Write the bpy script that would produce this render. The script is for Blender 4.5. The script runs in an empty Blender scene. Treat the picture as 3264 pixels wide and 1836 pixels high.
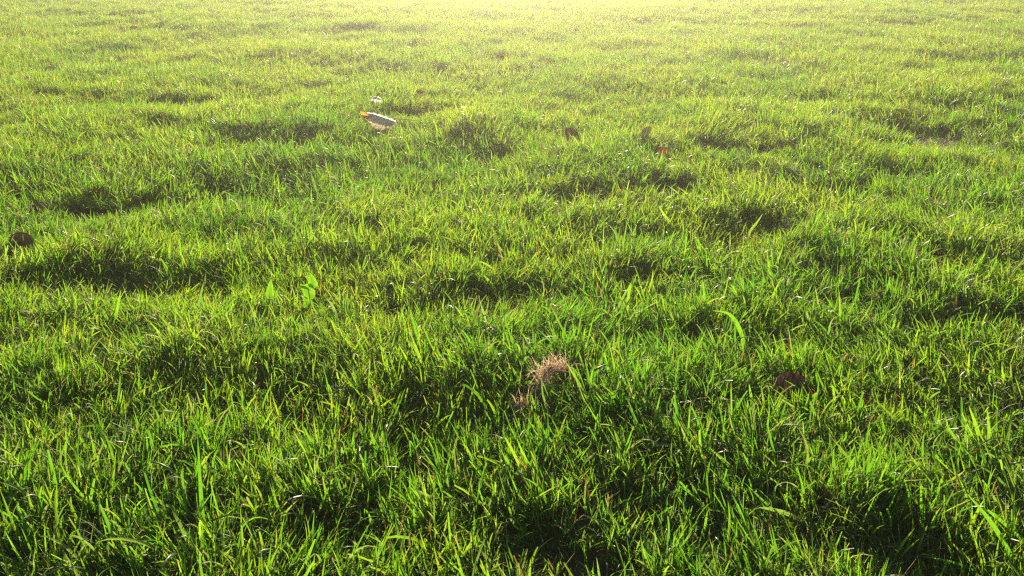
import bpy, math, random
import numpy as np
from mathutils import Vector, Matrix

random.seed(7)
RNG = np.random.default_rng(11)
R = math.radians

# ------------------------------------------------------------------ camera, sky, sun, exposure
scene = bpy.context.scene
W, H_, F = 3264.0, 1836.0, 2700.0          # photograph size and focal length in its pixels
CAM_H, PITCH = 0.72, R(22.6)
cam_d = bpy.data.cameras.new("camera")
cam = bpy.data.objects.new("camera", cam_d)
scene.collection.objects.link(cam)
cam_d.sensor_width = 36.0
cam_d.lens = 36.0 * F / W
cam_d.clip_start, cam_d.clip_end = 0.02, 600.0
cam.location = (0, 0, CAM_H)
cam.rotation_euler = (math.pi / 2 - PITCH, 0, 0)
scene.camera = cam

SUN_EL, SUN_AZ = 15.5, 1.0                 # degrees; azimuth to the right of straight ahead (+Y)
world = bpy.data.worlds.new("World")
scene.world = world
world.use_nodes = True
wn = world.node_tree.nodes
sky = wn.new("ShaderNodeTexSky")
sky.sky_type = 'NISHITA'
sky.sun_disc = False
sky.sun_elevation = R(SUN_EL)
sky.sun_rotation = R(SUN_AZ)
world.node_tree.links.new(sky.outputs[0], wn["Background"].inputs[0])
wn["Background"].inputs[1].default_value = 0.08

sun_d = bpy.data.lights.new("sun", 'SUN')
sun_d.energy = 5.0
sun_d.angle = R(0.5)
sun_d.color = (1.0, 0.88, 0.58)
sun = bpy.data.objects.new("sun", sun_d)
scene.collection.objects.link(sun)
el, az = R(SUN_EL), R(SUN_AZ)
SUN_DIR = Vector((math.sin(az) * math.cos(el), math.cos(az) * math.cos(el), math.sin(el)))
sun.rotation_euler = SUN_DIR.to_track_quat('Z', 'Y').to_euler()

scene.view_settings.view_transform = 'Standard'
scene.view_settings.look = 'None'
scene.view_settings.gamma = 1.0
scene.view_settings.exposure = 0.95
scene.view_settings.use_curve_mapping = False
scene.render.engine = 'CYCLES'
cy = scene.cycles
cy.max_bounces, cy.diffuse_bounces, cy.glossy_bounces = 6, 4, 2
cy.transmission_bounces, cy.transparent_max_bounces, cy.volume_bounces = 3, 4, 0
cy.sample_clamp_indirect = 6.0
cy.use_denoising = False
cy.filter_width = 1.35

# ------------------------------------------------------------------ helpers
def ray(px, py):
    """Direction of the sight line through a pixel of the photograph."""
    cx, cyy = (px - W / 2) / F, (H_ / 2 - py) / F
    s, c = math.sin(PITCH), math.cos(PITCH)
    return Vector((cx, c + cyy * s, -s + cyy * c))

def at(px, py, z=0.0):
    d = ray(px, py)
    t = (z - CAM_H) / d.z
    return Vector((d.x * t, d.y * t, z))

def at_y(px, py, y):
    d = ray(px, py)
    t = y / d.y
    return Vector((d.x * t, y, CAM_H + d.z * t))

def metres(px, py, n):
    """n pixels at the ground seen at (px, py), in metres."""
    p = at(px, py)
    fwd = Vector((0, math.cos(PITCH), -math.sin(PITCH)))
    return n * (p - Vector((0, 0, CAM_H))).dot(fwd) / F

_tab = np.random.default_rng(3).random((256, 256))
def vnoise(x, y, scale, seed=0):
    """Smooth value noise 0..1 on arrays."""
    x = np.asarray(x, float) / scale + seed * 37.3
    y = np.asarray(y, float) / scale + seed * 91.7
    xi, yi = np.floor(x).astype(int), np.floor(y).astype(int)
    fx, fy = x - xi, y - yi
    fx, fy = fx * fx * (3 - 2 * fx), fy * fy * (3 - 2 * fy)
    g = lambda a, b: _tab[a % 256, b % 256]
    return ((g(xi, yi) * (1 - fx) + g(xi + 1, yi) * fx) * (1 - fy)
            + (g(xi, yi + 1) * (1 - fx) + g(xi + 1, yi + 1) * fx) * fy)

# worn hollows of the lawn: (x, y, width, height) in pixels of a 2576-wide view, depth 0..1
HOLLOWS = [
    (305,152,85,24,.9),(140,188,55,16,.7),(180,188,30,10,.5),(855,82,160,14,.7),(590,76,60,10,.4),
    (430,257,240,26,.9),(660,268,80,28,.8),(745,355,75,38,.9),(600,358,170,24,.6),(1040,122,60,22,.7),
    (1220,220,70,24,.8),(1060,292,170,26,.8),(1390,332,130,26,.7),(1540,128,110,18,.6),(1925,155,130,26,.7),
    (2350,318,150,70,1.),(2210,345,80,34,.8),(2530,345,100,80,.9),(2320,182,110,22,.7),(2500,260,80,30,.5),
    (1260,385,140,22,.5),(1790,382,140,26,.7),(1420,500,180,32,.6),(800,475,90,26,.5),(130,372,120,20,.5),
    (250,525,230,44,.8),(50,610,60,24,.5),(1900,565,220,56,1.),(2180,470,140,26,.6),(2340,560,110,30,.6),
    (300,705,380,86,.9),(90,830,140,44,.7),(1180,765,300,80,.7),(1600,695,150,56,.7),(1770,855,260,50,.7),
    (1000,795,150,50,.6),(1330,875,160,40,.6),(1050,1095,130,130,.7),(190,1085,170,56,.5),(850,1350,130,120,.8),
    (1520,1340,240,150,.6),(2330,1385,170,150,.6),(1930,965,170,90,.9),(2210,1010,110,50,.5),(540,1190,200,60,.5),
    (60,1010,130,50,.5),(2540,690,90,60,.6),(320,1290,160,60,.4),(420,1390,120,60,.4),(1330,1060,60,60,.4),
    (2060,680,110,34,.5),(1680,480,90,22,.5),(930,580,120,34,.4),(1130,600,90,30,.4),(1530,215,80,20,.3),
    (420,330,110,18,.4),(960,180,80,14,.4),(2060,250,90,18,.4),(700,170,70,14,.3),(2150,95,90,12,.4),
    (1750,60,90,9,.3),(2400,90,90,10,.4),(390,75,90,8,.4),(1100,40,90,7,.3),(1850,20,120,5,.4),(250,30,120,6,.4),
]
_hol = []
for hx, hy, hw, hh, dp in HOLLOWS:
    k = W / 2576.0
    c = at(hx * k, (hy + hh * 0.35) * k, 0.0)
    a, b = at(hx * k, (hy - hh / 2) * k), at(hx * k, (hy + hh / 2) * k)
    _hol.append((c.x, c.y, max(metres(hx * k, hy * k, hw * k) * 0.52, .02), max((a.y - b.y) * 0.55, .035), dp))

def hollow(x, y):
    """How deep inside a hollow (0..1) and how much on the tussock behind one (0..1)."""
    x, y = np.asarray(x, float), np.asarray(y, float)
    h, rim = np.zeros_like(x), np.zeros_like(x)
    wx = (vnoise(x, y, .09, 4) - .5) * .13 + (vnoise(x, y, .03, 24) - .5) * .03
    wy = (vnoise(x, y, .09, 5) - .5) * .13 + (vnoise(x, y, .03, 25) - .5) * .03
    for cx, cyy, rx, ry, dp in _hol:
        d = ((x + wx - cx) / rx) ** 2 + ((y + wy - cyy) / ry) ** 2
        h = np.maximum(h, dp * np.exp(-d ** 1.6))
        d2 = ((x + wx - cx) / (rx * 1.15)) ** 2 + ((y + wy - cyy - ry * 1.3 - .035) / .055) ** 2
        rim = np.maximum(rim, dp * np.exp(-d2))
    h = h * np.clip(.35 + 1.3 * vnoise(x, y, .06, 21), 0, 1)
    pits = np.clip((vnoise(x, y, .13, 22) - .66) * 2.6, 0, .75) * np.clip((vnoise(x, y, .6, 23) - .25) * 2, 0, 1)
    return np.maximum(h, pits), rim * (1 - h)

# spots where the grass is trodden short: (x, y, width, height) in photograph pixels, strength
CLEARINGS = [(1745,1245,170,90,.75),(1665,1335,120,60,.7),(1208,415,130,40,.7),(2508,1262,120,80,.9),(75,800,80,40,.7),(135,680,70,30,.7),
    (2112,525,60,35,.7),(2056,462,50,22,.6),(2150,635,60,40,.7),(1822,460,90,34,.6),(2545,712,110,30,.9),(748,1510,90,50,.8),
    (865,1015,60,40,.7),(1000,1015,90,60,.7),(650,1700,40,60,.3),(1195,355,40,14,.5),(167,236,50,12,.7),(420,1025,60,30,.7)]
_clr = []
for hx, hy, hw, hh, dp in CLEARINGS:
    c, a, b = at(hx, hy), at(hx, hy - hh / 2), at(hx, hy + hh / 2)
    _clr.append((c.x, c.y, metres(hx, hy, hw) * .5, (a.y - b.y) * .5, dp))
def clearing(x, y):
    k = np.zeros_like(x)
    for cx, cyy, rx, ry, dp in _clr:
        k = np.maximum(k, dp * np.exp(-(((x - cx) / rx) ** 2 + ((y - cyy) / ry) ** 2) ** 1.5))
    return k

def ground_z(x, y):
    h, rim = hollow(x, y)
    z = (vnoise(x, y, .55, 1) - .5) * .055 + (vnoise(x, y, .21, 2) - .5) * .030 + (vnoise(x, y, .07, 3) - .5) * .010
    far = np.clip(np.hypot(x, y) / 60.0, 0, 1)
    z = z + (vnoise(x, y, 9., 6) - .5) * .5 * far
    return z - h * .024 + rim * .010

def gz(x, y):
    return float(ground_z(np.array([x]), np.array([y]))[0])

def mesh_obj(name, verts, faces, mat, parent=None, smooth=True, attrs=None, link=True):
    me = bpy.data.meshes.new(name)
    me.from_pydata([tuple(v) for v in verts], [], faces)
    if attrs:
        for k, vals in attrs.items():
            at_ = me.attributes.new(k, 'FLOAT', 'POINT')
            at_.data.foreach_set('value', np.asarray(vals, dtype=np.float32))
    if smooth:
        me.polygons.foreach_set('use_smooth', [True] * len(me.polygons))
    me.materials.append(mat)
    me.update()
    o = bpy.data.objects.new(name, me)
    if link:
        scene.collection.objects.link(o)
    if parent:
        o.parent = parent
    return o

def tag(o, label=None, cat=None, group=None, kind=None):
    if label: o['label'] = label
    if cat: o['category'] = cat
    if group: o['group'] = group
    if kind: o['kind'] = kind
    return o

def empty(name, loc=(0, 0, 0), rot=(0, 0, 0)):
    o = bpy.data.objects.new(name, None)
    o.empty_display_size = .02
    scene.collection.objects.link(o)
    o.location, o.rotation_euler = loc, rot
    return o

# ------------------------------------------------------------------ materials
def new_mat(name):
    m = bpy.data.materials.new(name)
    m.use_nodes = True
    m.node_tree.nodes.clear()
    return m, m.node_tree.nodes, m.node_tree.links

def attr(N, name, typ='GEOMETRY'):
    a = N.new('ShaderNodeAttribute')
    a.attribute_name, a.attribute_type = name, typ
    return a.outputs['Fac']

def ramp(N, L, fac, stops):
    r = N.new('ShaderNodeValToRGB')
    e = r.color_ramp.elements
    e[0].position, e[0].color = stops[0][0], (*stops[0][1], 1)
    e[1].position, e[1].color = stops[-1][0], (*stops[-1][1], 1)
    for p, c in stops[1:-1]:
        n = e.new(p); n.color = (*c, 1)
    L.new(fac, r.inputs[0])
    return r.outputs[0]

def mixc(N, L, fac, a, b, mode='MIX'):
    m = N.new('ShaderNodeMix')
    m.data_type, m.blend_type = 'RGBA', mode
    for s, v in ((m.inputs[0], fac), (m.inputs[6], a), (m.inputs[7], b)):
        if isinstance(v, bpy.types.NodeSocket): L.new(v, s)
        elif isinstance(v, (int, float)): s.default_value = v
        else: s.default_value = (*v, 1)
    return m.outputs[2]

def math_(N, L, op, a, b=0.0, clamp=False):
    m = N.new('ShaderNodeMath'); m.operation = op; m.use_clamp = clamp
    for s, v in ((m.inputs[0], a), (m.inputs[1], b)):
        if isinstance(v, bpy.types.NodeSocket): L.new(v, s)
        else: s.default_value = v
    return m.outputs[0]

def leafy(N, L, refl, trans, rough, t_share, spec=.5, bump=None):
    """A thin leaf: reflects, shines and lets light through."""
    p = N.new('ShaderNodeBsdfPrincipled')
    t = N.new('ShaderNodeBsdfTranslucent')
    mx = N.new('ShaderNodeMixShader')
    out = N.new('ShaderNodeOutputMaterial')
    for s, v in ((p.inputs['Base Color'], refl), (t.inputs['Color'], trans), (p.inputs['Roughness'], rough)):
        if isinstance(v, bpy.types.NodeSocket): L.new(v, s)
        elif isinstance(v, (int, float)): s.default_value = v
        else: s.default_value = (*v, 1)
    p.inputs['Specular IOR Level'].default_value = spec
    if bump is not None:
        L.new(bump, p.inputs['Normal']); L.new(bump, t.inputs['Normal'])
    mx.inputs[0].default_value = t_share
    L.new(p.outputs[0], mx.inputs[1]); L.new(t.outputs[0], mx.inputs[2])
    L.new(mx.outputs[0], out.inputs['Surface'])

def grass_material(name, instanced):
    m, N, L = new_mat(name)
    bt = attr(N, 'blade_tone')              # per blade
    bl = attr(N, 'along')                   # 0 root .. 1 tip
    dry = attr(N, 'dryness')
    if instanced:
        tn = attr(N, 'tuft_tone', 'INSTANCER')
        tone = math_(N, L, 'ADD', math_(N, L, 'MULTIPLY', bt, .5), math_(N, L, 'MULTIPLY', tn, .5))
    else:
        tone = bt
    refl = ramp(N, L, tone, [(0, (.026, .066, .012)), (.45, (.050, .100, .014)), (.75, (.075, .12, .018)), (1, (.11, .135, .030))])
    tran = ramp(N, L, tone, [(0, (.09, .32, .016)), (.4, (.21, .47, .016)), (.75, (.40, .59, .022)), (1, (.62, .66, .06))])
    # roots bleach to straw, tips a little yellow
    rootf = ramp(N, L, bl, [(0, (.85,) * 3), (.16, (.45,) * 3), (.34, (0,) * 3), (.9, (0,) * 3), (1, (.25,) * 3)])
    refl = mixc(N, L, rootf, refl, (.13, .12, .055))
    tran = mixc(N, L, rootf, tran, (.32, .34, .09))
    dull = math_(N, L, 'MULTIPLY', math_(N, L, 'LESS_THAN', math_(N, L, 'FRACT', math_(N, L, 'MULTIPLY', bt, 7.3)), .17), .6)
    refl = mixc(N, L, dull, refl, (.060, .085, .040))
    tran = mixc(N, L, dull, tran, (.26, .34, .10))
    refl = mixc(N, L, dry, refl, ramp(N, L, bt, [(0, (.13, .075, .03)), (.6, (.26, .18, .085)), (1, (.36, .29, .17))]))
    tran = mixc(N, L, dry, tran, ramp(N, L, bt, [(0, (.30, .14, .03)), (.6, (.48, .30, .11)), (1, (.55, .42, .22))]))
    leafy(N, L, refl, tran, ramp(N, L, bt, [(0, (.32,) * 3), (1, (.50,) * 3)]), .60, .5)
    return m

M_GRASS = grass_material('grass_blades', True)
M_BLADE = grass_material('single_grass_blade', False)

def soil_material():
    m, N, L = new_mat('lawn_soil')
    tc = N.new('ShaderNodeTexCoord')
    n1 = N.new('ShaderNodeTexNoise'); n1.inputs['Scale'].default_value = 45; n1.inputs['Detail'].default_value = 8
    n2 = N.new('ShaderNodeTexNoise'); n2.inputs['Scale'].default_value = 6; n2.inputs['Detail'].default_value = 4
    n3 = N.new('ShaderNodeTexNoise'); n3.inputs['Scale'].default_value = 1.2; n3.inputs['Detail'].default_value = 6
    for n in (n1, n2, n3): L.new(tc.outputs['Object'], n.inputs['Vector'])
    c = ramp(N, L, n1.outputs[0], [(.3, (.016, .014, .008)), (.5, (.034, .030, .015)), (.62, (.05, .055, .02)), (.75, (.10, .08, .045))])
    c2 = ramp(N, L, n2.outputs[0], [(.35, (.020, .036, .010)), (.65, (.05, .05, .02))])
    c = mixc(N, L, .45, c, c2)
    # beyond the modelled blades the ground itself carries the colour of turf
    sp = N.new('ShaderNodeSeparateXYZ'); L.new(tc.outputs['Object'], sp.inputs[0])
    d = N.new('ShaderNodeVectorMath'); d.operation = 'LENGTH'; L.new(tc.outputs['Object'], d.inputs[0])
    f = N.new('ShaderNodeMapRange'); f.inputs[1].default_value = 16; f.inputs[2].default_value = 26
    L.new(d.outputs['Value'], f.inputs[0])
    turf = ramp(N, L, n3.outputs[0], [(.3, (.035, .085, .014)), (.55, (.06, .12, .018)), (.75, (.10, .14, .03))])
    c = mixc(N, L, f.outputs[0], c, turf)
    b = N.new('ShaderNodeBump'); b.inputs['Strength'].default_value = .7; b.inputs['Distance'].default_value = .01
    L.new(n1.outputs[0], b.inputs['Height'])
    p = N.new('ShaderNodeBsdfPrincipled'); p.inputs['Roughness'].default_value = .9
    p.inputs['Specular IOR Level'].default_value = .2
    L.new(c, p.inputs['Base Color']); L.new(b.outputs[0], p.inputs['Normal'])
    o = N.new('ShaderNodeOutputMaterial'); L.new(p.outputs[0], o.inputs['Surface'])
    return m
M_SOIL = soil_material()

def leaf_material(name, dark, light, tdark, tlight, t_share=.35, rough=.5, scale=60):
    m, N, L = new_mat(name)
    tc = N.new('ShaderNodeTexCoord')
    n = N.new('ShaderNodeTexNoise'); n.inputs['Scale'].default_value = scale; n.inputs['Detail'].default_value = 6
    L.new(tc.outputs['Object'], n.inputs['Vector'])
    n2 = N.new('ShaderNodeTexNoise'); n2.inputs['Scale'].default_value = scale * 7; n2.inputs['Detail'].default_value = 3
    L.new(tc.outputs['Object'], n2.inputs['Vector'])
    v = attr(N, 'vein')
    e = attr(N, 'edge')
    f = math_(N, L, 'ADD', math_(N, L, 'MULTIPLY', n.outputs[0], .8), math_(N, L, 'MULTIPLY', n2.outputs[0], .25))
    r = ramp(N, L, f, [(.35, dark), (.7, light)])
    t = ramp(N, L, f, [(.35, tdark), (.7, tlight)])
    r = mixc(N, L, math_(N, L, 'MULTIPLY', v, .6), r, tuple(min(1, c * 1.7) for c in light))
    t = mixc(N, L, math_(N, L, 'MULTIPLY', v, .7), t, tuple(c * .5 for c in tdark))
    r = mixc(N, L, math_(N, L, 'MULTIPLY', e, .6), r, tuple(c * .8 for c in tdark))
    b = N.new('ShaderNodeBump'); b.inputs['Strength'].default_value = .5; b.inputs['Distance'].default_value = .001
    L.new(n2.outputs[0], b.inputs['Height'])
    leafy(N, L, r, t, rough, t_share, .4, b.outputs[0])
    return m

M_TAN = leaf_material('tan_dead_leaf', (.46, .38, .31), (.62, .53, .45), (.50, .40, .32), (.66, .54, .44), .42, .32)
M_ORANGE = leaf_material('orange_dead_leaf', (.35, .14, .03), (.5, .25, .07), (.90, .30, .03), (.95, .45, .06), .6, .4)
M_BROWN = leaf_material('brown_dead_leaf', (.060, .040, .026), (.13, .085, .055), (.20, .07, .02), (.30, .13, .04), .05, .5)
M_RED = leaf_material('red_dead_leaf', (.14, .045, .030), (.25, .09, .05), (.40, .08, .04), (.50, .16, .08), .14, .4)
M_GREY = leaf_material('grey_dead_leaf', (.14, .12, .105), (.24, .21, .18), (.22, .14, .08), (.30, .22, .14), .12, .5)
M_MAROON = leaf_material('maroon_dead_leaf', (.09, .045, .042), (.15, .075, .07), (.18, .06, .04), (.22, .09, .06), .15, .4)
M_WEED = leaf_material('broad_green_leaf', (.05, .12, .018), (.07, .15, .022), (.22, .50, .015), (.34, .62, .02), .58, .35)
M_STALK = leaf_material('leaf_stalk', (.25, .13, .07), (.36, .22, .12), (.5, .2, .08), (.6, .3, .1), .15, .5)
M_STRAW = leaf_material('straw_fibre', (.48, .31, .20), (.68, .50, .36), (.80, .54, .36), (.92, .72, .52), .5, .4, 200)
M_MATTED = leaf_material('matted_thatch', (.24, .13, .08), (.45, .28, .18), (.50, .26, .15), (.62, .38, .22), .3, .8, 260)
M_PETAL = leaf_material('white_petal', (.62, .62, .55), (.80, .80, .74), (.65, .65, .5), (.80, .80, .70), .45, .5)
M_DARKTIP = leaf_material('withered_flower_centre', (.03, .022, .015), (.08, .06, .04), (.05, .03, .02), (.1, .06, .03), .1, .7)

# ------------------------------------------------------------------ ground: one sheet to the horizon
def axis(a, b, step, far, side):
    core = list(np.arange(a, b + 1e-6, step))
    out, s = [], step
    p = core[-1]
    while p < far:
        s *= 1.16; p += s; out.append(p)
    if side:
        neg, s, p = [], step, core[0]
        while p > -far:
            s *= 1.16; p -= s; neg.append(p)
        core = neg[::-1] + core
    return np.array(core + out)
gx, gy = axis(-4.6, 4.6, .026, 150, True), axis(-.4, 7.2, .026, 150, True)
GX, GY = np.meshgrid(gx, gy)
GZ = ground_z(GX.ravel(), GY.ravel())
nx, ny = len(gx), len(gy)
gm = bpy.data.meshes.new('ground')
co = np.column_stack([GX.ravel(), GY.ravel(), GZ]).astype(np.float32)
gm.vertices.add(nx * ny); gm.vertices.foreach_set('co', co.ravel())
ii, jj = np.meshgrid(np.arange(nx - 1), np.arange(ny - 1))
q = (jj * nx + ii).ravel()
quads = np.column_stack([q, q + 1, q + nx + 1, q + nx]).astype(np.int32)
gm.loops.add(quads.size); gm.loops.foreach_set('vertex_index', quads.ravel())
gm.polygons.add(len(quads)); gm.polygons.foreach_set('loop_start', np.arange(0, quads.size, 4, dtype=np.int32))
gm.update(calc_edges=True)
gm.polygons.foreach_set('use_smooth', np.ones(len(quads), dtype=bool))
gm.materials.append(M_SOIL)
ground = bpy.data.objects.new('ground', gm); scene.collection.objects.link(ground)
tag(ground, 'dark uneven soil showing between the grass tufts', kind='structure')

# ------------------------------------------------------------------ grass
def strip(pts, widths, side, fold=.25, twist=0.0):
    """A blade: centre line, half widths and a side direction; V-folded, three vertices across."""
    V = []
    n = len(pts)
    for i, p in enumerate(pts):
        p = Vector(p)
        a = Vector(pts[max(i - 1, 0)]); b = Vector(pts[min(i + 1, n - 1)])
        tan = (b - a).normalized()
        s = (Matrix.Rotation(twist * i / (n - 1), 3, tan) @ Vector(side))
        s = (s - tan * s.dot(tan)).normalized()
        nn = tan.cross(s)
        w = widths[i]
        V += [p - s * w, p + nn * (w * fold), p + s * w]
    Fc = []
    for i in range(n - 1):
        for k in (0, 1):
            a = i * 3 + k
            Fc.append((a, a + 1, a + 4, a + 3))
    return V, Fc

def make_tuft(rs, n_blades, radius, lmin, lmax, wmin, wmax, lean, droop, segs=5, dry_p=.05, flat_p=.0):
    V, Fc, tone, along, dry = [], [], [], [], []
    for _ in range(n_blades):
        r, a = radius * math.sqrt(rs.random()), rs.random() * 2 * math.pi
        base = Vector((r * math.cos(a), r * math.sin(a), -.006))
        ang = rs.random() * 2 * math.pi
        d = Vector((math.cos(ang), math.sin(ang), 0))
        ln = rs.uniform(lmin, lmax)
        th = abs(rs.gauss(0, 1)) * lean
        dr = rs.random() ** 2 * droop
        is_dry = rs.random() < dry_p
        if rs.random() < flat_p or (is_dry and rs.random() < .85):
            th = rs.uniform(.9, 1.35)
        hw = rs.uniform(wmin, wmax) * .5
        pts, ws, p = [], [], base.copy()
        kink = rs.randrange(2, segs) if rs.random() < .12 else -1
        cut = rs.random() < .18
        brown = rs.uniform(.5, 1) if rs.random() < .14 else 0
        for i in range(segs + 1):
            t = i / segs
            pts.append(p.copy())
            ws.append(hw * (.55 + .9 * t if t < .4 else (1 - ((t - .4) / .6) ** 1.7 * (.45 if cut else 1)) * .91 + .02))
            th += dr / segs * (.5 + t)
            if i == kink: th += rs.uniform(.6, 1.4)
            d2 = Matrix.Rotation(rs.uniform(-.12, .12), 3, 'Z') @ d
            d = d2
            p = p + (d * math.sin(th) + Vector((0, 0, math.cos(th)))) * (ln / segs)
            p.z = max(p.z, .002)
        sa = rs.random() * 6.28 if rs.random() < .35 else ang + math.pi / 2 + rs.uniform(-.5, .5)
        v, f = strip(pts, ws, (math.cos(sa), math.sin(sa), 0), rs.uniform(.1, .6), rs.uniform(-1.2, 1.2))
        o = len(V)
        V += v; Fc += [tuple(i + o for i in q_) for q_ in f]
        b = rs.random()
        for i in range(segs + 1):
            tone += [b] * 3; along += [i / segs] * 3; dry += [1.0 if is_dry else brown * max(0, i / segs - .55) / .45] * 3
    return V, Fc, dict(blade_tone=tone, along=along, dryness=dry)

def tuft_collection(name, specs):
    col = bpy.data.collections.new(name)
    rs = random.Random(hash(name) % 1 + 5)
    k = 0
    for count, kw in specs:
        for _ in range(count):
            V, Fc, A = make_tuft(rs, **kw)
            o = mesh_obj('tuft_%03d' % k, V, Fc, M_GRASS, attrs=A, link=False)
            col.objects.link(o); k += 1
    return col, k

fine = dict(n_blades=14, radius=.024, lmin=.016, lmax=.042, wmin=.0010, wmax=.0024, lean=.50, droop=1.3, segs=4, dry_p=.05, flat_p=.12)
mid = dict(n_blades=8, radius=.018, lmin=.028, lmax=.060, wmin=.0016, wmax=.0037, lean=.42, droop=1.5, segs=5, dry_p=.02, flat_p=.04)
long_ = dict(n_blades=5, radius=.012, lmin=.045, lmax=.085, wmin=.0022, wmax=.0046, lean=.38, droop=2.4, segs=7, dry_p=.01)
thatch = dict(n_blades=12, radius=.030, lmin=.020, lmax=.060, wmin=.0007, wmax=.0018, lean=1.2, droop=.6, segs=4, dry_p=.55, flat_p=.8)
COL_NEAR, N_NEAR = tuft_collection('near_tufts', [(22, fine), (16, mid), (8, long_), (4, thatch)])
far_ = dict(n_blades=44, radius=.055, lmin=.020, lmax=.050, wmin=.0026, wmax=.0048, lean=.50, droop=1.1, segs=3, dry_p=.04, flat_p=.08)
COL_FAR, N_FAR = tuft_collection('far_tufts', [(16, far_)])

def scatter(y0, y1, per_m2, far=False):
    hw = lambda d: .70 * d + .45
    n = int(per_m2 * (y1 - y0) * 2 * hw(y1))
    x = RNG.uniform(-hw(y1), hw(y1), n); y = RNG.uniform(y0, y1, n)
    keep = np.abs(x) < hw(y)
    x, y = x[keep], y[keep]
    h, rim = hollow(x, y)
    dens = .55 + .55 * vnoise(x, y, .05, 7)
    dens = dens * (1 - .42 * h) + rim * .4
    keep = RNG.random(len(x)) < dens
    x, y, h, rim = x[keep], y[keep], h[keep], rim[keep]
    n = len(x)
    big = vnoise(x, y, .35, 8); small = vnoise(x, y, .085, 9)
    s = (.62 + .45 * big + .42 * small) * (1 - .48 * h) * (1 + .30 * rim) * RNG.uniform(.8, 1.2, n)
    s = s * (1 - .75 * clearing(x, y))
    lx = (vnoise(x, y, .13, 12) - .5) * 1.2; ly = (vnoise(x, y, .13, 13) - .5) * 1.1
    lx += (vnoise(x, y, .9, 14) - .5) * .5
    lx += RNG.normal(0, .22, n); ly += RNG.normal(0, .22, n)
    th = np.clip(np.hypot(lx, ly), 0, 1.1); ph = np.arctan2(ly, lx)
    spin = RNG.uniform(0, 2 * math.pi, n)
    # rotation: spin about z, then tilt by th towards ph
    ax, ay = -np.sin(ph), np.cos(ph)
    c, sn = np.cos(th), np.sin(th); C1 = 1 - c
    T = np.array([[c + ax * ax * C1, ax * ay * C1, ay * sn], [ax * ay * C1, c + ay * ay * C1, -ax * sn], [-ay * sn, ax * sn, c]])
    cs, ss = np.cos(spin), np.sin(spin)
    R00 = T[0, 0] * cs + T[0, 1] * ss; R10 = T[1, 0] * cs + T[1, 1] * ss; R20 = T[2, 0] * cs + T[2, 1] * ss
    R21 = -T[2, 0] * ss + T[2, 1] * cs; R22 = T[2, 2]
    rot = np.column_stack([np.arctan2(R21, R22), -np.arcsin(np.clip(R20, -1, 1)), np.arctan2(R10, R00)])
    tone = np.clip(.5 + (vnoise(x, y, .5, 15) - .5) * .7 + (vnoise(x, y, .12, 16) - .5) * .6 + RNG.normal(0, .12, n) + .48 * np.clip((y - .8) / 4.0, 0, 1) - .12, 0, 1)  # yellower with distance: glow of backlight at low view angles, painted into the tone
    if far:
        idx = RNG.integers(0, N_FAR, n)
    else:
        # fine turf everywhere, long blades in patches, thatch in the hollows
        u = RNG.random(n)
        lp = np.clip((vnoise(x, y, .28, 17) - .35) * .42, .02, .3)
        mp = .30 + .2 * vnoise(x, y, .2, 18)
        tp = .09 + .25 * h
        idx = np.where(u < tp, 46 + RNG.integers(0, 4, n), np.where(u < tp + lp, 38 + RNG.integers(0, 8, n),
              np.where(u < tp + lp + mp, 22 + RNG.integers(0, 16, n), RNG.integers(0, 22, n))))
    z = ground_z(x, y)
    sc = np.column_stack([s * .5 + .5, s * .5 + .5, s])
    return np.column_stack([x, y, z]), rot, sc, idx, tone

def grass_object(name, label, cols, batches):
    P = [np.concatenate(a) for a in zip(*batches)]
    pos, rot, sc, idx, tone = P
    n = len(pos)
    me = bpy.data.meshes.new(name)
    me.vertices.add(n); me.vertices.foreach_set('co', pos.astype(np.float32).ravel())
    for nm, typ, dat, key in (('tuft_rotation', 'FLOAT_VECTOR', rot, 'vector'), ('tuft_scale', 'FLOAT_VECTOR', sc, 'vector'),
                              ('tuft_index', 'INT', idx, 'value'), ('tuft_tone', 'FLOAT', tone, 'value')):
        a = me.attributes.new(nm, typ, 'POINT')
        a.data.foreach_set(key, np.asarray(dat, dtype=np.int32 if typ == 'INT' else np.float32).ravel())
    me.materials.append(M_GRASS)
    o = bpy.data.objects.new(name, me); scene.collection.objects.link(o)
    ng = bpy.data.node_groups.new(name + '_growth', 'GeometryNodeTree')
    ng.interface.new_socket('Geometry', in_out='INPUT', socket_type='NodeSocketGeometry')
    ng.interface.new_socket('Geometry', in_out='OUTPUT', socket_type='NodeSocketGeometry')
    N, L = ng.nodes, ng.links
    gi, go = N.new('NodeGroupInput'), N.new('NodeGroupOutput')
    ci = N.new('GeometryNodeCollectionInfo'); ci.inputs[0].default_value = cols
    ci.inputs['Separate Children'].default_value = True; ci.inputs['Reset Children'].default_value = True
    ip = N.new('GeometryNodeInstanceOnPoints'); ip.inputs['Pick Instance'].default_value = True
    def na(nm, typ):
        a = N.new('GeometryNodeInputNamedAttribute'); a.data_type = typ; a.inputs[0].default_value = nm
        return a.outputs[0]
    er = N.new('FunctionNodeEulerToRotation')
    L.new(na('tuft_rotation', 'FLOAT_VECTOR'), er.inputs[0]); L.new(er.outputs[0], ip.inputs['Rotation'])
    L.new(na('tuft_scale', 'FLOAT_VECTOR'), ip.inputs['Scale']); L.new(na('tuft_index', 'INT'), ip.inputs['Instance Index'])
    L.new(gi.outputs[0], ip.inputs['Points']); L.new(ci.outputs[0], ip.inputs['Instance'])
    L.new(ip.outputs[0], go.inputs[0])
    md = o.modifiers.new('growth', 'NODES'); md.node_group = ng
    tag(o, label, 'grass', kind='stuff')
    print(name, n, 'tufts')
    return o

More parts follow.
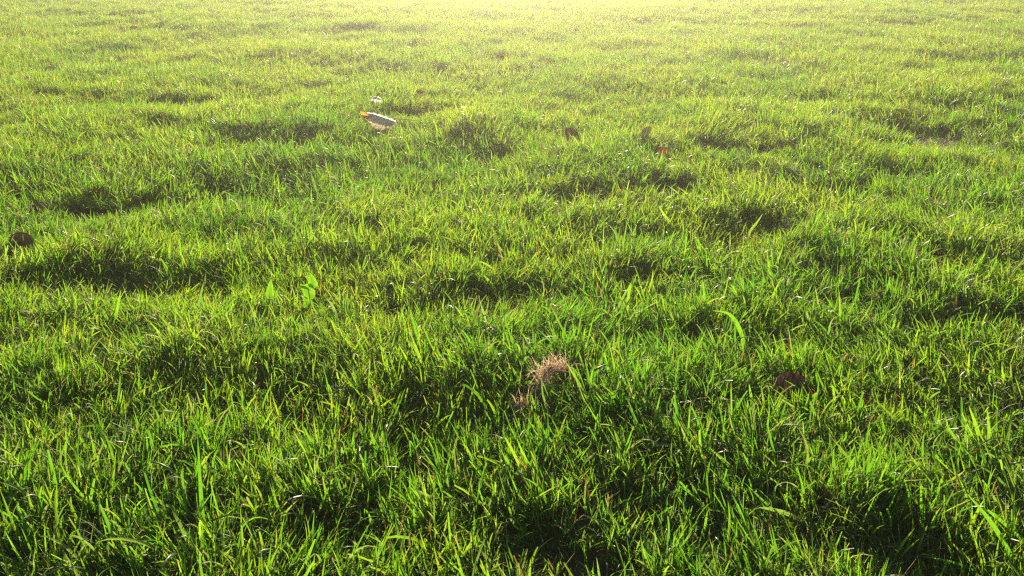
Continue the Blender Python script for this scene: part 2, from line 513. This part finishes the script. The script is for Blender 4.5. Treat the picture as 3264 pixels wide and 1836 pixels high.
grass_object('lawn_grass', 'sunlit green lawn grass growing in dense uneven tufts', COL_NEAR,
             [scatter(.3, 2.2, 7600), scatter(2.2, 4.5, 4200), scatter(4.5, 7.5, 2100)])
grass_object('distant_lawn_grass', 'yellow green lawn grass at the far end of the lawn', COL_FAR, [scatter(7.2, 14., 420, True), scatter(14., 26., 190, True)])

# ------------------------------------------------------------------ conspicuous single blades
# pixels of the photograph from root to tip, width in pixels, tone, dryness at the tip, lean away from camera, label
BLADES = [
 ([(2374,1140),(2366,1075),(2345,1025),(2318,998),(2270,990)],15,.55,0,.1,'broad grass blade bent over to the left like a hook above a dark hollow'),
 ([(652,1732),(645,1640),(637,1520),(630,1391)],17,.25,0,.15,'very tall straight dark green blade standing upright at the lower left'),
 ([(725,1634),(738,1608),(754,1583)],10,.9,.9,.1,'short orange yellow dying blade right of the very tall straight blade'),
 ([(666,1770),(681,1742)],9,.8,1,.1,'tiny orange dead blade near the bottom edge at the lower left'),
 ([(345,1680),(280,1600),(222,1530),(188,1470)],13,.5,0,.3,'long thin blade leaning left in the lower left'),
 ([(300,1480),(275,1430),(250,1385)],17,.7,0,.2,'wide light green blade leaning left near the left edge'),
 ([(333,1335),(308,1295),(282,1258)],14,.5,0,.2,'bright blade leaning left above the wide light green one'),
 ([(1760,1655),(1740,1595),(1712,1548),(1665,1519)],10,.35,0,.1,'thin arching blade in the bottom centre crossing another arch'),
 ([(1630,1630),(1680,1592),(1750,1570),(1800,1566),(1836,1577)],12,.75,0,.1,'yellow green blade arching right in the bottom centre'),
 ([(1478,1648),(1420,1612),(1360,1578),(1310,1555)],15,.6,0,.3,'long blade lying up to the left at the bottom centre'),
 ([(1390,1660),(1350,1600),(1303,1548)],14,.65,0,.2,'broad blade leaning left beside the long lying blade'),
 ([(1812,1524),(1855,1482),(1903,1438)],13,.6,0,.3,'blade leaning right above the yellow green arch'),
 ([(1478,1487),(1470,1465),(1461,1441)],9,.8,1,.1,'small curled orange dead blade below the straw clump'),
 ([(1916,1432),(1927,1400),(1938,1368)],13,.7,0,.1,'short wide blade standing right of centre in the lower half'),
 ([(2076,1392),(2090,1325),(2106,1253)],11,.5,0,.15,'tall narrow blade right of the straw clump'),
 ([(2597,1590),(2612,1550),(2631,1507)],14,.95,.75,.1,'yellow blade with an orange red tip at the lower right'),
 ([(2642,1634),(2654,1617),(2668,1598)],15,.95,.7,.1,'short yellow blade with a pink tip right of the yellow orange one'),
 ([(2625,1608),(2634,1565),(2644,1523)],13,.75,0,.1,'light green blade standing just right of the yellow and orange blade'),
 ([(2583,1692),(2545,1655),(2500,1634),(2450,1622),(2417,1617)],17,.8,0,.1,'wide bright blade arching left below the yellow and orange blade'),
 ([(2572,1640),(2560,1560),(2541,1488)],10,.3,0,.1,'dark narrow upright blade left of the yellow and orange blade'),
 ([(3250,1830),(3195,1720),(3140,1640),(3081,1572)],17,.45,0,.3,'long broad blade leaning left in the bottom right corner'),
 ([(2784,1576),(2820,1535),(2864,1498)],10,.6,0,.2,'narrow blade leaning right at the lower right'),
 ([(3130,1430),(3112,1360),(3088,1293)],15,.75,0,.1,'left blade of a tall pair near the right edge'),
 ([(3150,1436),(3152,1370),(3146,1300)],14,.7,0,.1,'right blade of a tall pair near the right edge'),
 ([(3076,1445),(3078,1385),(3082,1328)],10,.6,0,.1,'thin upright blade just left of the tall pair near the right edge'),
 ([(3140,1845),(3080,1808),(3010,1785),(2936,1773)],10,.1,0,.2,'pale flat arching blade at the bottom edge near the right corner'),
 ([(2404,1325),(2396,1275),(2387,1222)],14,.7,0,.1,'bright upright blade left of the maroon leaf'),
 ([(1957,1008),(1985,950),(2010,905)],10,.6,0,.1,'left arm of a pair of blades leaning together like a tent'),
 ([(1995,1030),(2003,950),(2012,907),(2035,930),(2052,975)],11,.7,0,.1,'drooping right arm of a pair of blades leaning together like a tent'),
 ([(1580,935),(1565,905),(1541,876)],16,.75,0,.1,'short wide blade in the middle leaning left over a dark hollow'),
 ([(1678,1270),(1655,1215),(1627,1162)],13,.75,0,.1,'bright blade crossing the left end of the straw clump'),
 ([(364,1062),(372,995),(386,922)],12,.7,0,.1,'tall light blade rising from the large dark hollow on the left'),
 ([(357,1055),(344,1018),(329,985)],9,.6,0,.1,'short blade left of the tall light one in the large hollow'),
 ([(620,1032),(634,965),(650,896)],12,.0,0,.1,'dark blue green blade standing left of the broad leaved weeds'),
 ([(2923,1104),(2965,1072),(3018,1053)],13,.75,0,.2,'curved blade leaning right near the right edge at mid height'),
 ([(2460,905),(2452,865),(2447,822)],11,.75,0,.1,'upright blade above the hooked blade on the right'),
 ([(2390,740),(2412,710),(2432,680)],10,.8,0,.1,'blade leaning right across the dark hollow at the upper right'),
 ([(1290,1250),(1287,1205),(1280,1160)],13,.7,0,.1,'bright blade standing left of the straw clump'),
 ([(1075,1040),(1065,985),(1040,950)],12,.6,0,.1,'blade leaning left just right of the broad leaved weeds'),
 ([(98,724),(128,716),(162,707)],8,1.,1,.3,'bleached white straw lying on the grass above the blunt brown leaf'),
 ([(2150,730),(2120,690),(2100,655)],11,.95,0,.1,'yellow green blade in front of the upright grey leaf'),
]
def single_blade(px, wpx, tone, dry, back, label):
    k = len(px)
    b = at(*px[0], z=.012)
    base = Vector((b.x, b.y, gz(b.x, b.y) - .004))
    P, ln = [base], 0.0
    y = b.y
    for i, q_ in enumerate(px):
        if i:
            ln += math.dist(px[i - 1], q_) * metres(*px[0], 1)
        P.append(at_y(q_[0], q_[1], b.y + back * ln * .6 + (.002 if i else 0)))
    # smooth resample
    S = []
    for i in range(len(P) - 1):
        p0, p1, p2, p3 = P[max(i - 1, 0)], P[i], P[i + 1], P[min(i + 2, len(P) - 1)]
        for t in (0, .25, .5, .75):
            S.append(.5 * ((2 * p1) + (p2 - p0) * t + (2 * p0 - 5 * p1 + 4 * p2 - p3) * t * t + (3 * p1 - p0 - 3 * p2 + p3) * t ** 3))
    S.append(P[-1])
    hw = metres(*px[0], wpx) * .42
    tone *= .7 if dry == 0 else 1
    n = len(S) - 1
    ws = [hw * (.7 + .6 * (i / n) if i / n < .5 else (1 - ((i / n - .5) / .5) ** 1.9) + .015) for i in range(n + 1)]
    tan = (S[-1] - S[0]).normalized()
    side = tan.cross(Vector((random.uniform(-.25, .25), -1, .2))).normalized()
    local = [s - base for s in S]
    V, Fc = strip(local, ws, side, .3, random.uniform(-.3, .3))
    al = [i / n for i in range(n + 1) for _ in range(3)]
    o = mesh_obj('grass_blade', V, Fc, M_BLADE, attrs=dict(
        blade_tone=[tone] * len(V), along=[max(a, .3) * .9 for a in al],
        dryness=[min(1, dry * (1 if dry >= 1 else max(0, a - .25) / .5)) for a in al]))
    o.location = base
    tag(o, label, 'grass blade', 'conspicuous grass blades standing out of the lawn')
for px, wpx, tone, dry, back, label in BLADES:
    single_blade(px, wpx, tone, dry, back, label)

# ------------------------------------------------------------------ fallen leaves
def lobed(a, lobes, depth):
    """Radius of a maple-like outline; a = 0 at the tip of the middle lobe, pi at the stalk."""
    k = abs(math.cos(a * lobes / 2)) ** .9
    teeth = .05 * math.sin(a * 23) + .03 * math.sin(a * 41 + 1)
    r = (1 - depth) + depth * k + teeth
    r *= 1 - .25 * (abs(a) / math.pi) ** 2
    if abs(a) > 2.7: r *= 1 - .55 * (abs(a) - 2.7) / .44
    return r

def oval(a, pointed):
    x = math.cos(a); y = math.sin(a)
    r = 1 / math.sqrt((x / 1.0) ** 2 + (y / .58) ** 2)
    if x > 0: r *= 1 - pointed * (1 - x) * x
    return r * (1 + .02 * math.sin(a * 19))

def leaf_thing(name, label, cat, loc, rot, size, mat, shape='oval', curl=.5, fold=.3, wave=.12, depth=.5, lobes=5,
               stalk=.5, group='fallen autumn leaves lying in the grass', seed=0, aspect=1.0, hide=None):
    rs = random.Random(seed)
    root = empty(name, loc, rot)
    tag(root, label, cat, group)
    NA, NR = 72, 9
    V, ve, ed = [], [], []
    ph = rs.random() * 6
    def shape3(x, y):
        # x along the midrib, y across; unit leaf, then curled and folded
        z = fold * abs(y) + wave * math.sin(x * 5 + ph) * y + wave * .5 * math.sin(y * 8 + ph * 2) * (x * x + y * y)
        ang = curl * x
        if abs(curl) > 1e-3:
            X = math.sin(ang) / curl; Z = (1 - math.cos(ang)) / curl
            return Vector((X - z * math.sin(ang), y * aspect, Z + z * math.cos(ang))) * size
        return Vector((x, y * aspect, z)) * size
    V.append(shape3(0, 0)); ve.append(1); ed.append(0)
    for i in range(1, NR + 1):
        for j in range(NA):
            a = -math.pi + 2 * math.pi * j / NA
            rr = lobed(a, lobes, depth) if shape == 'maple' else oval(a, .2)
            rr *= i / NR
            x, y = rr * math.cos(a), rr * math.sin(a)
            V.append(shape3(x, y))
            if shape == 'maple':
                v = max(0, 1 - abs(math.sin(a * lobes / 2)) * i * 1.6 / 1.5)
            else:
                v = max(0, 1 - abs(y) * 22, 1 - abs(((x - abs(y) * .8) * 5) % 1 - .5) * 12)
            ve.append(v); ed.append(max(0, (i - NR + 2) / 2))
    Fc = [(0, 1 + j, 1 + (j + 1) % NA) for j in range(NA)]
    for i in range(NR - 1):
        for j in range(NA):
            a, b = 1 + i * NA + j, 1 + i * NA + (j + 1) % NA
            Fc.append((a, a + NA, b + NA, b))
    lf = mesh_obj('leaf_blade', V, Fc, mat, root, attrs=dict(vein=ve, edge=ed))
    if stalk:
        pts = [shape3(-.55, 0) + Vector((-size * stalk * t, size * .10 * math.sin(t * 2.5 + ph), size * .12 * t * t)) for t in np.linspace(0, 1, 8)]
        tube('leaf_stalk', [shape3(.5, 0), shape3(.1, 0), shape3(-.3, 0)] + pts, size * .018, M_STALK, root)
    return root

def tube_geo(pts, rad, taper=.4, sides=5):
    V, Fc = [], []
    n = len(pts)
    for i, p in enumerate(pts):
        tan = (Vector(pts[min(i + 1, n - 1)]) - Vector(pts[max(i - 1, 0)])).normalized()
        u = tan.cross(Vector((.31, .2, .93))).normalized(); w = tan.cross(u)
        r = rad * (1 - (1 - taper) * i / (n - 1))
        for k in range(sides):
            a = 2 * math.pi * k / sides
            V.append(Vector(p) + (u * math.cos(a) + w * math.sin(a)) * r)
    for i in range(n - 1):
        for k in range(sides):
            a, b = i * sides + k, i * sides + (k + 1) % sides
            Fc.append((a, b, b + sides, a + sides))
    Fc.append(tuple(range(sides))[::-1]); Fc.append(tuple(range((n - 1) * sides, n * sides)))
    return V, Fc

def tube(name, pts, rad, mat, parent, taper=.4):
    V, Fc = tube_geo(pts, rad, taper)
    return mesh_obj(name, V, Fc, mat, parent, attrs=dict(vein=[0] * len(V), edge=[0] * len(V)))

def leaf_at(px, py, lift, **kw):
    p = at(px, py, .03)
    return (p.x, p.y, gz(p.x, p.y) + lift)

# the large curled maple leaf
def maple_leaf():
    b = at(1208, 404, .026)
    base = Vector((b.x, b.y, gz(b.x, b.y)))
    root = empty('fallen_maple_leaf', base)
    tag(root, 'large curled tan maple leaf with an orange corner lying on the grass', 'leaf', 'fallen autumn leaves lying in the grass')
    m = metres(1208, 400, 1)
    P = lambda px, py, d=0.0: at_y(px, py, b.y + d) - base
    ridge = [(1148,352),(1160,353),(1175,355),(1190,357),(1205,362),(1220,367),(1235,372),(1250,377),(1262,381)]
    drop = [3, 16, 34, 44, 46, 44, 40, 30, 8]
    jag = [0, 4, -3, 2, 3, -2, 4, -2, 0]
    back = [6, 24, 48, 60, 64, 62, 60, 44, 8]
    V, ve, ed = [], [], []
    def add(v, a, e): V.append(v); ve.append(a); ed.append(e)
    n = 33
    prof_front = [0, .12, .26, .38, .52, .68, .84, 1.0]
    for i in range(n):
        t = i / (n - 1) * (len(ridge) - 1)
        k = min(int(t), len(ridge) - 2); f = t - k
        lerp = lambda A: A[k] * (1 - f) + A[k + 1] * f
        rx, ry = lerp([r[0] for r in ridge]), lerp([r[1] for r in ridge]) + 6
        dr = lerp(drop) + 3.5 * math.sin(i * 1.9) * (.4 + .6 * (i % 8 < 3)) * (1 if 0 < i < n - 1 else 0) + lerp(jag)
        bk = lerp(back) + 4 * math.sin(i * 2.3 + 1)
        for q in (1.0, .6, .3, .1):                       # far side, sloping away and down
            add(P(rx, ry, q * bk * m * .8) + Vector((0, 0, q * bk * m * .05 + .0012 * math.sin(i * 1.3 + q * 4))), 1 if q == .6 else 0, 1 if q == 1 else 0)
        for j, q in enumerate(prof_front):                # near side, hanging towards the camera
            fold = (.0075 if j in (3,) and .28 < i / n < .75 else 0)
            out = -.010 * math.sin(q * 2.6) - fold + .0025 * math.sin(i * .35 + q * 3)
            add(P(rx + q * 4, ry + dr * q, out), 1 if j == 3 else 0, 1 if j == 7 else 0)
    w = 12
    Fc = [(i * w + j, i * w + j + 1, (i + 1) * w + j + 1, (i + 1) * w + j) for i in range(n - 1) for j in range(w - 1)]
    o = mesh_obj('leaf_blade', V, Fc, M_TAN, root, attrs=dict(vein=ve, edge=ed))
    # the corner that the sun shines through
    top = [(1146,350),(1153,354),(1160,358),(1168,362),(1176,366),(1182,369)]
    bot = [(1147,353),(1153,366),(1160,375),(1167,378),(1174,377),(1181,372)]
    V = [P(*a, -.014) for a in top] + [P((a[0] + c[0]) / 2, (a[1] + c[1]) / 2, -.020) for a, c in zip(top, bot)] + [P(*c, -.013) for c in bot]
    Fc = [(r * 6 + i, r * 6 + i + 1, (r + 1) * 6 + i + 1, (r + 1) * 6 + i) for r in (0, 1) for i in range(5)]
    o = mesh_obj('curled_corner', V, Fc, M_ORANGE, root, attrs=dict(vein=[0] * 18, edge=[0] * 18))
    o['label'] = 'orange translucent corner of the leaf'
    tube('leaf_stalk', [P(1255,379), P(1275,379,-.01), P(1300,382,-.012), P(1330,384,-.01)], .0016, M_STALK, root)
maple_leaf()
leaf_thing('fallen_leaf', 'dark reddish maroon leaf standing half buried in the shaded hollow at right', 'leaf',
           leaf_at(2508, 1212, .027), (R(60), R(-50), R(10)), .038, M_MAROON, curl=.8, fold=.45, wave=.3, stalk=.3, seed=5)
leaf_thing('fallen_leaf', 'dark brown blunt leaf standing in the grass at the left edge', 'leaf',
           leaf_at(72, 780, .018), (R(70), R(-5), R(8)), .030, M_BROWN, curl=.3, fold=.15, stalk=0, seed=6, aspect=1.5)
leaf_thing('fallen_leaf', 'dim brown leaf in the shaded hollow above the blunt dark one', 'leaf',
           leaf_at(130, 655, .014), (R(55), R(20), R(0)), .032, M_BROWN, curl=.4, fold=.2, stalk=.2, seed=7)
leaf_thing('fallen_leaf', 'small bright red leaf tipped up in the grass right of the centre', 'leaf',
           leaf_at(2112, 505, .022), (R(72), R(60), R(-8)), .032, M_RED, curl=.8, fold=.4, stalk=.4, seed=8)
leaf_thing('fallen_leaf', 'small dark grey leaf on edge just up and left of the red leaf', 'leaf',
           leaf_at(2056, 452, .022), (R(75), R(-48), R(0)), .026, M_GREY, curl=.2, fold=.1, stalk=0, seed=9)
leaf_thing('fallen_leaf', 'round topped grey brown leaf standing upright below the red leaf', 'leaf',
           leaf_at(2146, 616, .018), (R(80), R(-78), R(0)), .038, M_GREY, curl=.5, fold=.35, wave=.25, stalk=0, seed=10, aspect=.95)
leaf_thing('fallen_leaf', 'brown leaf standing behind grass blades under the brightest patch', 'leaf',
           leaf_at(1822, 436, .034), (R(78), R(50), R(4)), .040, M_BROWN, curl=.5, fold=.3, stalk=0, seed=11)
leaf_thing('fallen_leaf', 'tiny rust coloured leaf right of the large maple leaf and white flower', 'leaf',
           leaf_at(1338, 308, .036), (R(70), R(20), R(15)), .018, M_RED, curl=.4, fold=.2, stalk=0, seed=12)
leaf_thing('fallen_leaf', 'small orange red leaf far off at the upper left', 'leaf',
           leaf_at(428, 94, .042), (R(40), R(5), R(-20)), .035, M_RED, curl=.4, fold=.2, stalk=.3, seed=13)
leaf_thing('fallen_leaf', 'pale mauve grey crumpled leaf beside a dip at the far left', 'leaf',
           leaf_at(167, 232, .032), (R(62), R(8), R(-12)), .036, M_GREY, curl=.9, fold=.5, wave=.3, stalk=0, seed=14)
leaf_thing('fallen_leaf', 'flat silvery grey leaf lying in the dark hollow at the right', 'leaf',
           leaf_at(2545, 700, .012), (R(28), R(6), R(-14)), .040, M_GREY, curl=.3, fold=.15, stalk=.3, seed=15)
leaf_thing('fallen_leaf', 'dark russet leaf deep between blades right of the tall straight blade', 'leaf',
           leaf_at(748, 1478, .016), (R(50), R(14), R(6)), .034, M_MAROON, curl=.5, fold=.2, stalk=.2, seed=16)
leaf_thing('fallen_leaf', 'small dark leaf scrap in the big hollow at the left middle', 'leaf',
           leaf_at(420, 1012, .014), (R(60), R(10), R(30)), .022, M_BROWN, curl=.5, fold=.2, stalk=0, seed=17)

# ------------------------------------------------------------------ small white flower behind the maple leaf
fp = at(1195, 339, .05)
fl = empty('white_flower', (fp.x, fp.y, gz(fp.x, fp.y) + .012))
fl.rotation_euler = (R(-24), R(6), 0)
fl.scale = (1.25, 1.25, 1.1)
tag(fl, 'small nodding white flower with a dark tip just behind the maple leaf', 'flower')
tube('stem', [Vector((0, 0, -.014)), Vector((.002, .002, .03)), Vector((.001, 0, .052))], .0010, M_WEED, fl, .8)
for k in range(7):
    a = 2 * math.pi * k / 7
    d = Vector((math.cos(a), math.sin(a), 0))
    pts = [Vector((0, 0, .056)) + d * .022 * t + Vector((0, 0, -.016 * t * t)) for t in np.linspace(0, 1, 5)]
    V, Fc = strip(pts, [.003, .007, .009, .008, .004], (-d.y, d.x, 0), .3)
    p = mesh_obj('petal', V, Fc, M_PETAL, fl, attrs=dict(vein=[0] * len(V), edge=[0] * len(V)))
tube('flower_centre', [Vector((0, 0, .054)), Vector((.001, 0, .060)), Vector((.003, 0, .066)), Vector((.006, 0, .071))], .0042, M_DARKTIP, fl, .45)

# ------------------------------------------------------------------ broad leaved weeds
def weed(px, py, label, leaves):
    p = at(px, py, .0)
    root = empty('broadleaf_weed', (p.x, p.y, gz(p.x, p.y)))
    tag(root, label, 'weed', 'broad leaved weeds growing in the grass')
    tube('stem', [Vector((0, 0, 0)), Vector((.002, 0, .03)), Vector((0, 0, max(l[1] for l in leaves)))], .0012, M_WEED, root, .6)
    for (dx, z, ln, wd, ang, tiltb) in leaves:
        d = Vector((math.sin(ang), tiltb, math.cos(ang))).normalized()
        base = Vector((dx, 0, z))
        n = 8
        pts = [base + d * ln * (i / n) + Vector((0, -.006 * (i / n) ** 2, -.004 * (i / n) ** 2)) for i in range(n + 1)]
        prof = [.10, .80, 1.05, .88, .78, .60, .47, .22, .02]
        V, Fc = strip(pts, [wd * .5 * q_ for q_ in prof], d.cross(Vector((.25, -1, .2))), .18)
        ve = [1. if i % 3 == 1 else 0. for i in range(len(V))]
        o = mesh_obj('leaf', V, Fc, M_WEED, root, attrs=dict(vein=ve, edge=[0] * len(V)))
weed(862, 1000, 'single upright arrow shaped weed leaf left of the taller weed', [(0, .012, .062, .021, .12, .2), (-.002, .008, .03, .014, -.7, .1)])
weed(990, 1000, 'taller weed of three stacked pointed leaves right of the arrow shaped leaf',
     [(.002, .012, .040, .022, -.35, .1), (.008, .036, .044, .024, -.55, .1), (.012, .058, .040, .020, -.15, .2), (.012, .060, .030, .014, -1.3, 0)])

# ------------------------------------------------------------------ clump of dead straw and roots
def straw_clump(label, path_px, spread, n_fibre, core_r, seed, strays):
    rs = random.Random(seed)
    b = at(*path_px[0], z=.026)
    base = Vector((b.x, b.y, gz(b.x, b.y) + .012))
    root = empty('dead_straw_clump', base)
    tag(root, label, 'dead grass', 'clumps of dead straw on the grass')
    path = [at_y(q_[0], q_[1], b.y + .012 * i) - base for i, q_ in enumerate(path_px)]
    def along_path(t):
        t = min(max(t, 0), .9999) * (len(path) - 1)
        i = int(t)
        return path[i].lerp(path[i + 1], t - i)
    # matted core
    V, Fc = tube_geo([along_path(t) for t in np.linspace(0, 1, 14)], core_r, .55, 9)
    V = [v + Vector((rs.uniform(-1, 1), rs.uniform(-1, 1), rs.uniform(-1, 1))) * core_r * .4 for v in V]
    mesh_obj('matted_core', V, Fc, M_MATTED, root, attrs=dict(vein=[0] * len(V), edge=[0] * len(V)))
    AV, AF = [], []
    for _ in range(n_fibre):
        t = rs.random()
        p = along_path(t) + Vector([rs.gauss(0, 1) * spread for _ in range(3)])
        q_ = along_path(min(1, t + .1)) - along_path(max(0, t - .1))
        d = (q_.normalized() * rs.uniform(.6, 1.6) + Vector([rs.gauss(0, .30), rs.gauss(0, .3), rs.gauss(0, .24)])).normalized()
        if rs.random() < .45: d = -d
        ln = rs.uniform(.014, .046)
        pts = []
        for i in range(6):
            pts.append(p.copy())
            d = (d + Vector([rs.gauss(0, .30) for _ in range(3)])).normalized()
            p = p + d * ln / 5
        fw = rs.uniform(.0003, .0008)
        v, f = strip(pts, [fw, fw, fw, fw * .9, fw * .7, fw * .2], (rs.gauss(0, 1), rs.gauss(0, .3), rs.gauss(0, 1)), .4, 1.)
        o = len(AV)
        AV += v; AF += [tuple(i + o for i in x) for x in f]
    fo = mesh_obj('fibres', AV, AF, M_STRAW, root, attrs=dict(vein=[0] * len(AV), edge=[0] * len(AV)))
    fo['kind'] = 'stuff'
    for px in strays:
        P = [at_y(q_[0], q_[1], b.y + .01) - base for q_ in px]
        S = []
        for i in range(len(P) - 1):
            for t in (0, .33, .66):
                S.append(P[i].lerp(P[i + 1], t) + Vector([rs.gauss(0, .0007) for _ in range(3)]))
        S.append(P[-1])
        tube('straw', S, .0008, M_STRAW, root, .5)
    return root
straw_clump('arched clump of dead reddish straw and roots lying on the green grass',
            [(1712,1262),(1722,1225),(1736,1188),(1760,1164),(1790,1168),(1818,1184),(1840,1215)], .0030, 400, .0010, 1,
            [[(1752,1135),(1775,1148),(1810,1176),(1830,1200)], [(1665,1218),(1690,1200),(1725,1195),(1745,1180)],
             [(1700,1240),(1722,1222),(1745,1195)], [(1690,1145),(1705,1175),(1718,1196)], [(1770,1180),(1800,1180),(1826,1190),(1832,1222)],
             [(1755,1140),(1752,1160),(1745,1185)], [(1800,1215),(1815,1195),(1835,1225)]])
straw_clump('smaller lower tuft of pale dead straw just left of the arched clump',
            [(1655,1325),(1660,1300),(1672,1284),(1700,1283)], .0034, 120, .0009, 2,
            [[(1640,1300),(1652,1283),(1675,1280)], [(1672,1270),(1700,1283),(1732,1297)], [(1650,1282),(1675,1281),(1720,1276)]])

# ------------------------------------------------------------------ added volume in the air, standing in for veiling lens glare
hz = 64.0
def box(x0, x1, y0, y1, z0, z1):
    V = [(x, y, z) for x in (x0, x1) for y in (y0, y1) for z in (z0, z1)]
    return V, [(0, 1, 3, 2), (4, 6, 7, 5), (0, 4, 5, 1), (2, 3, 7, 6), (0, 2, 6, 4), (1, 5, 7, 3)]
hm, N, L = new_mat('glare_air')
pv = N.new('ShaderNodeVolumePrincipled')
pv.inputs['Color'].default_value = (1.0, .96, .88, 1)
pv.inputs['Density'].default_value = .0155
pv.inputs['Anisotropy'].default_value = .85
ho = N.new('ShaderNodeOutputMaterial'); L.new(pv.outputs[0], ho.inputs['Volume'])
V, Fc = box(-190, 190, -190, 190, -1.6, 1.3)
glare_haze = mesh_obj('glare_haze', V, Fc, hm, smooth=False)
tag(glare_haze, 'added thin mist standing in for lens glare towards the low sun', kind='stuff')
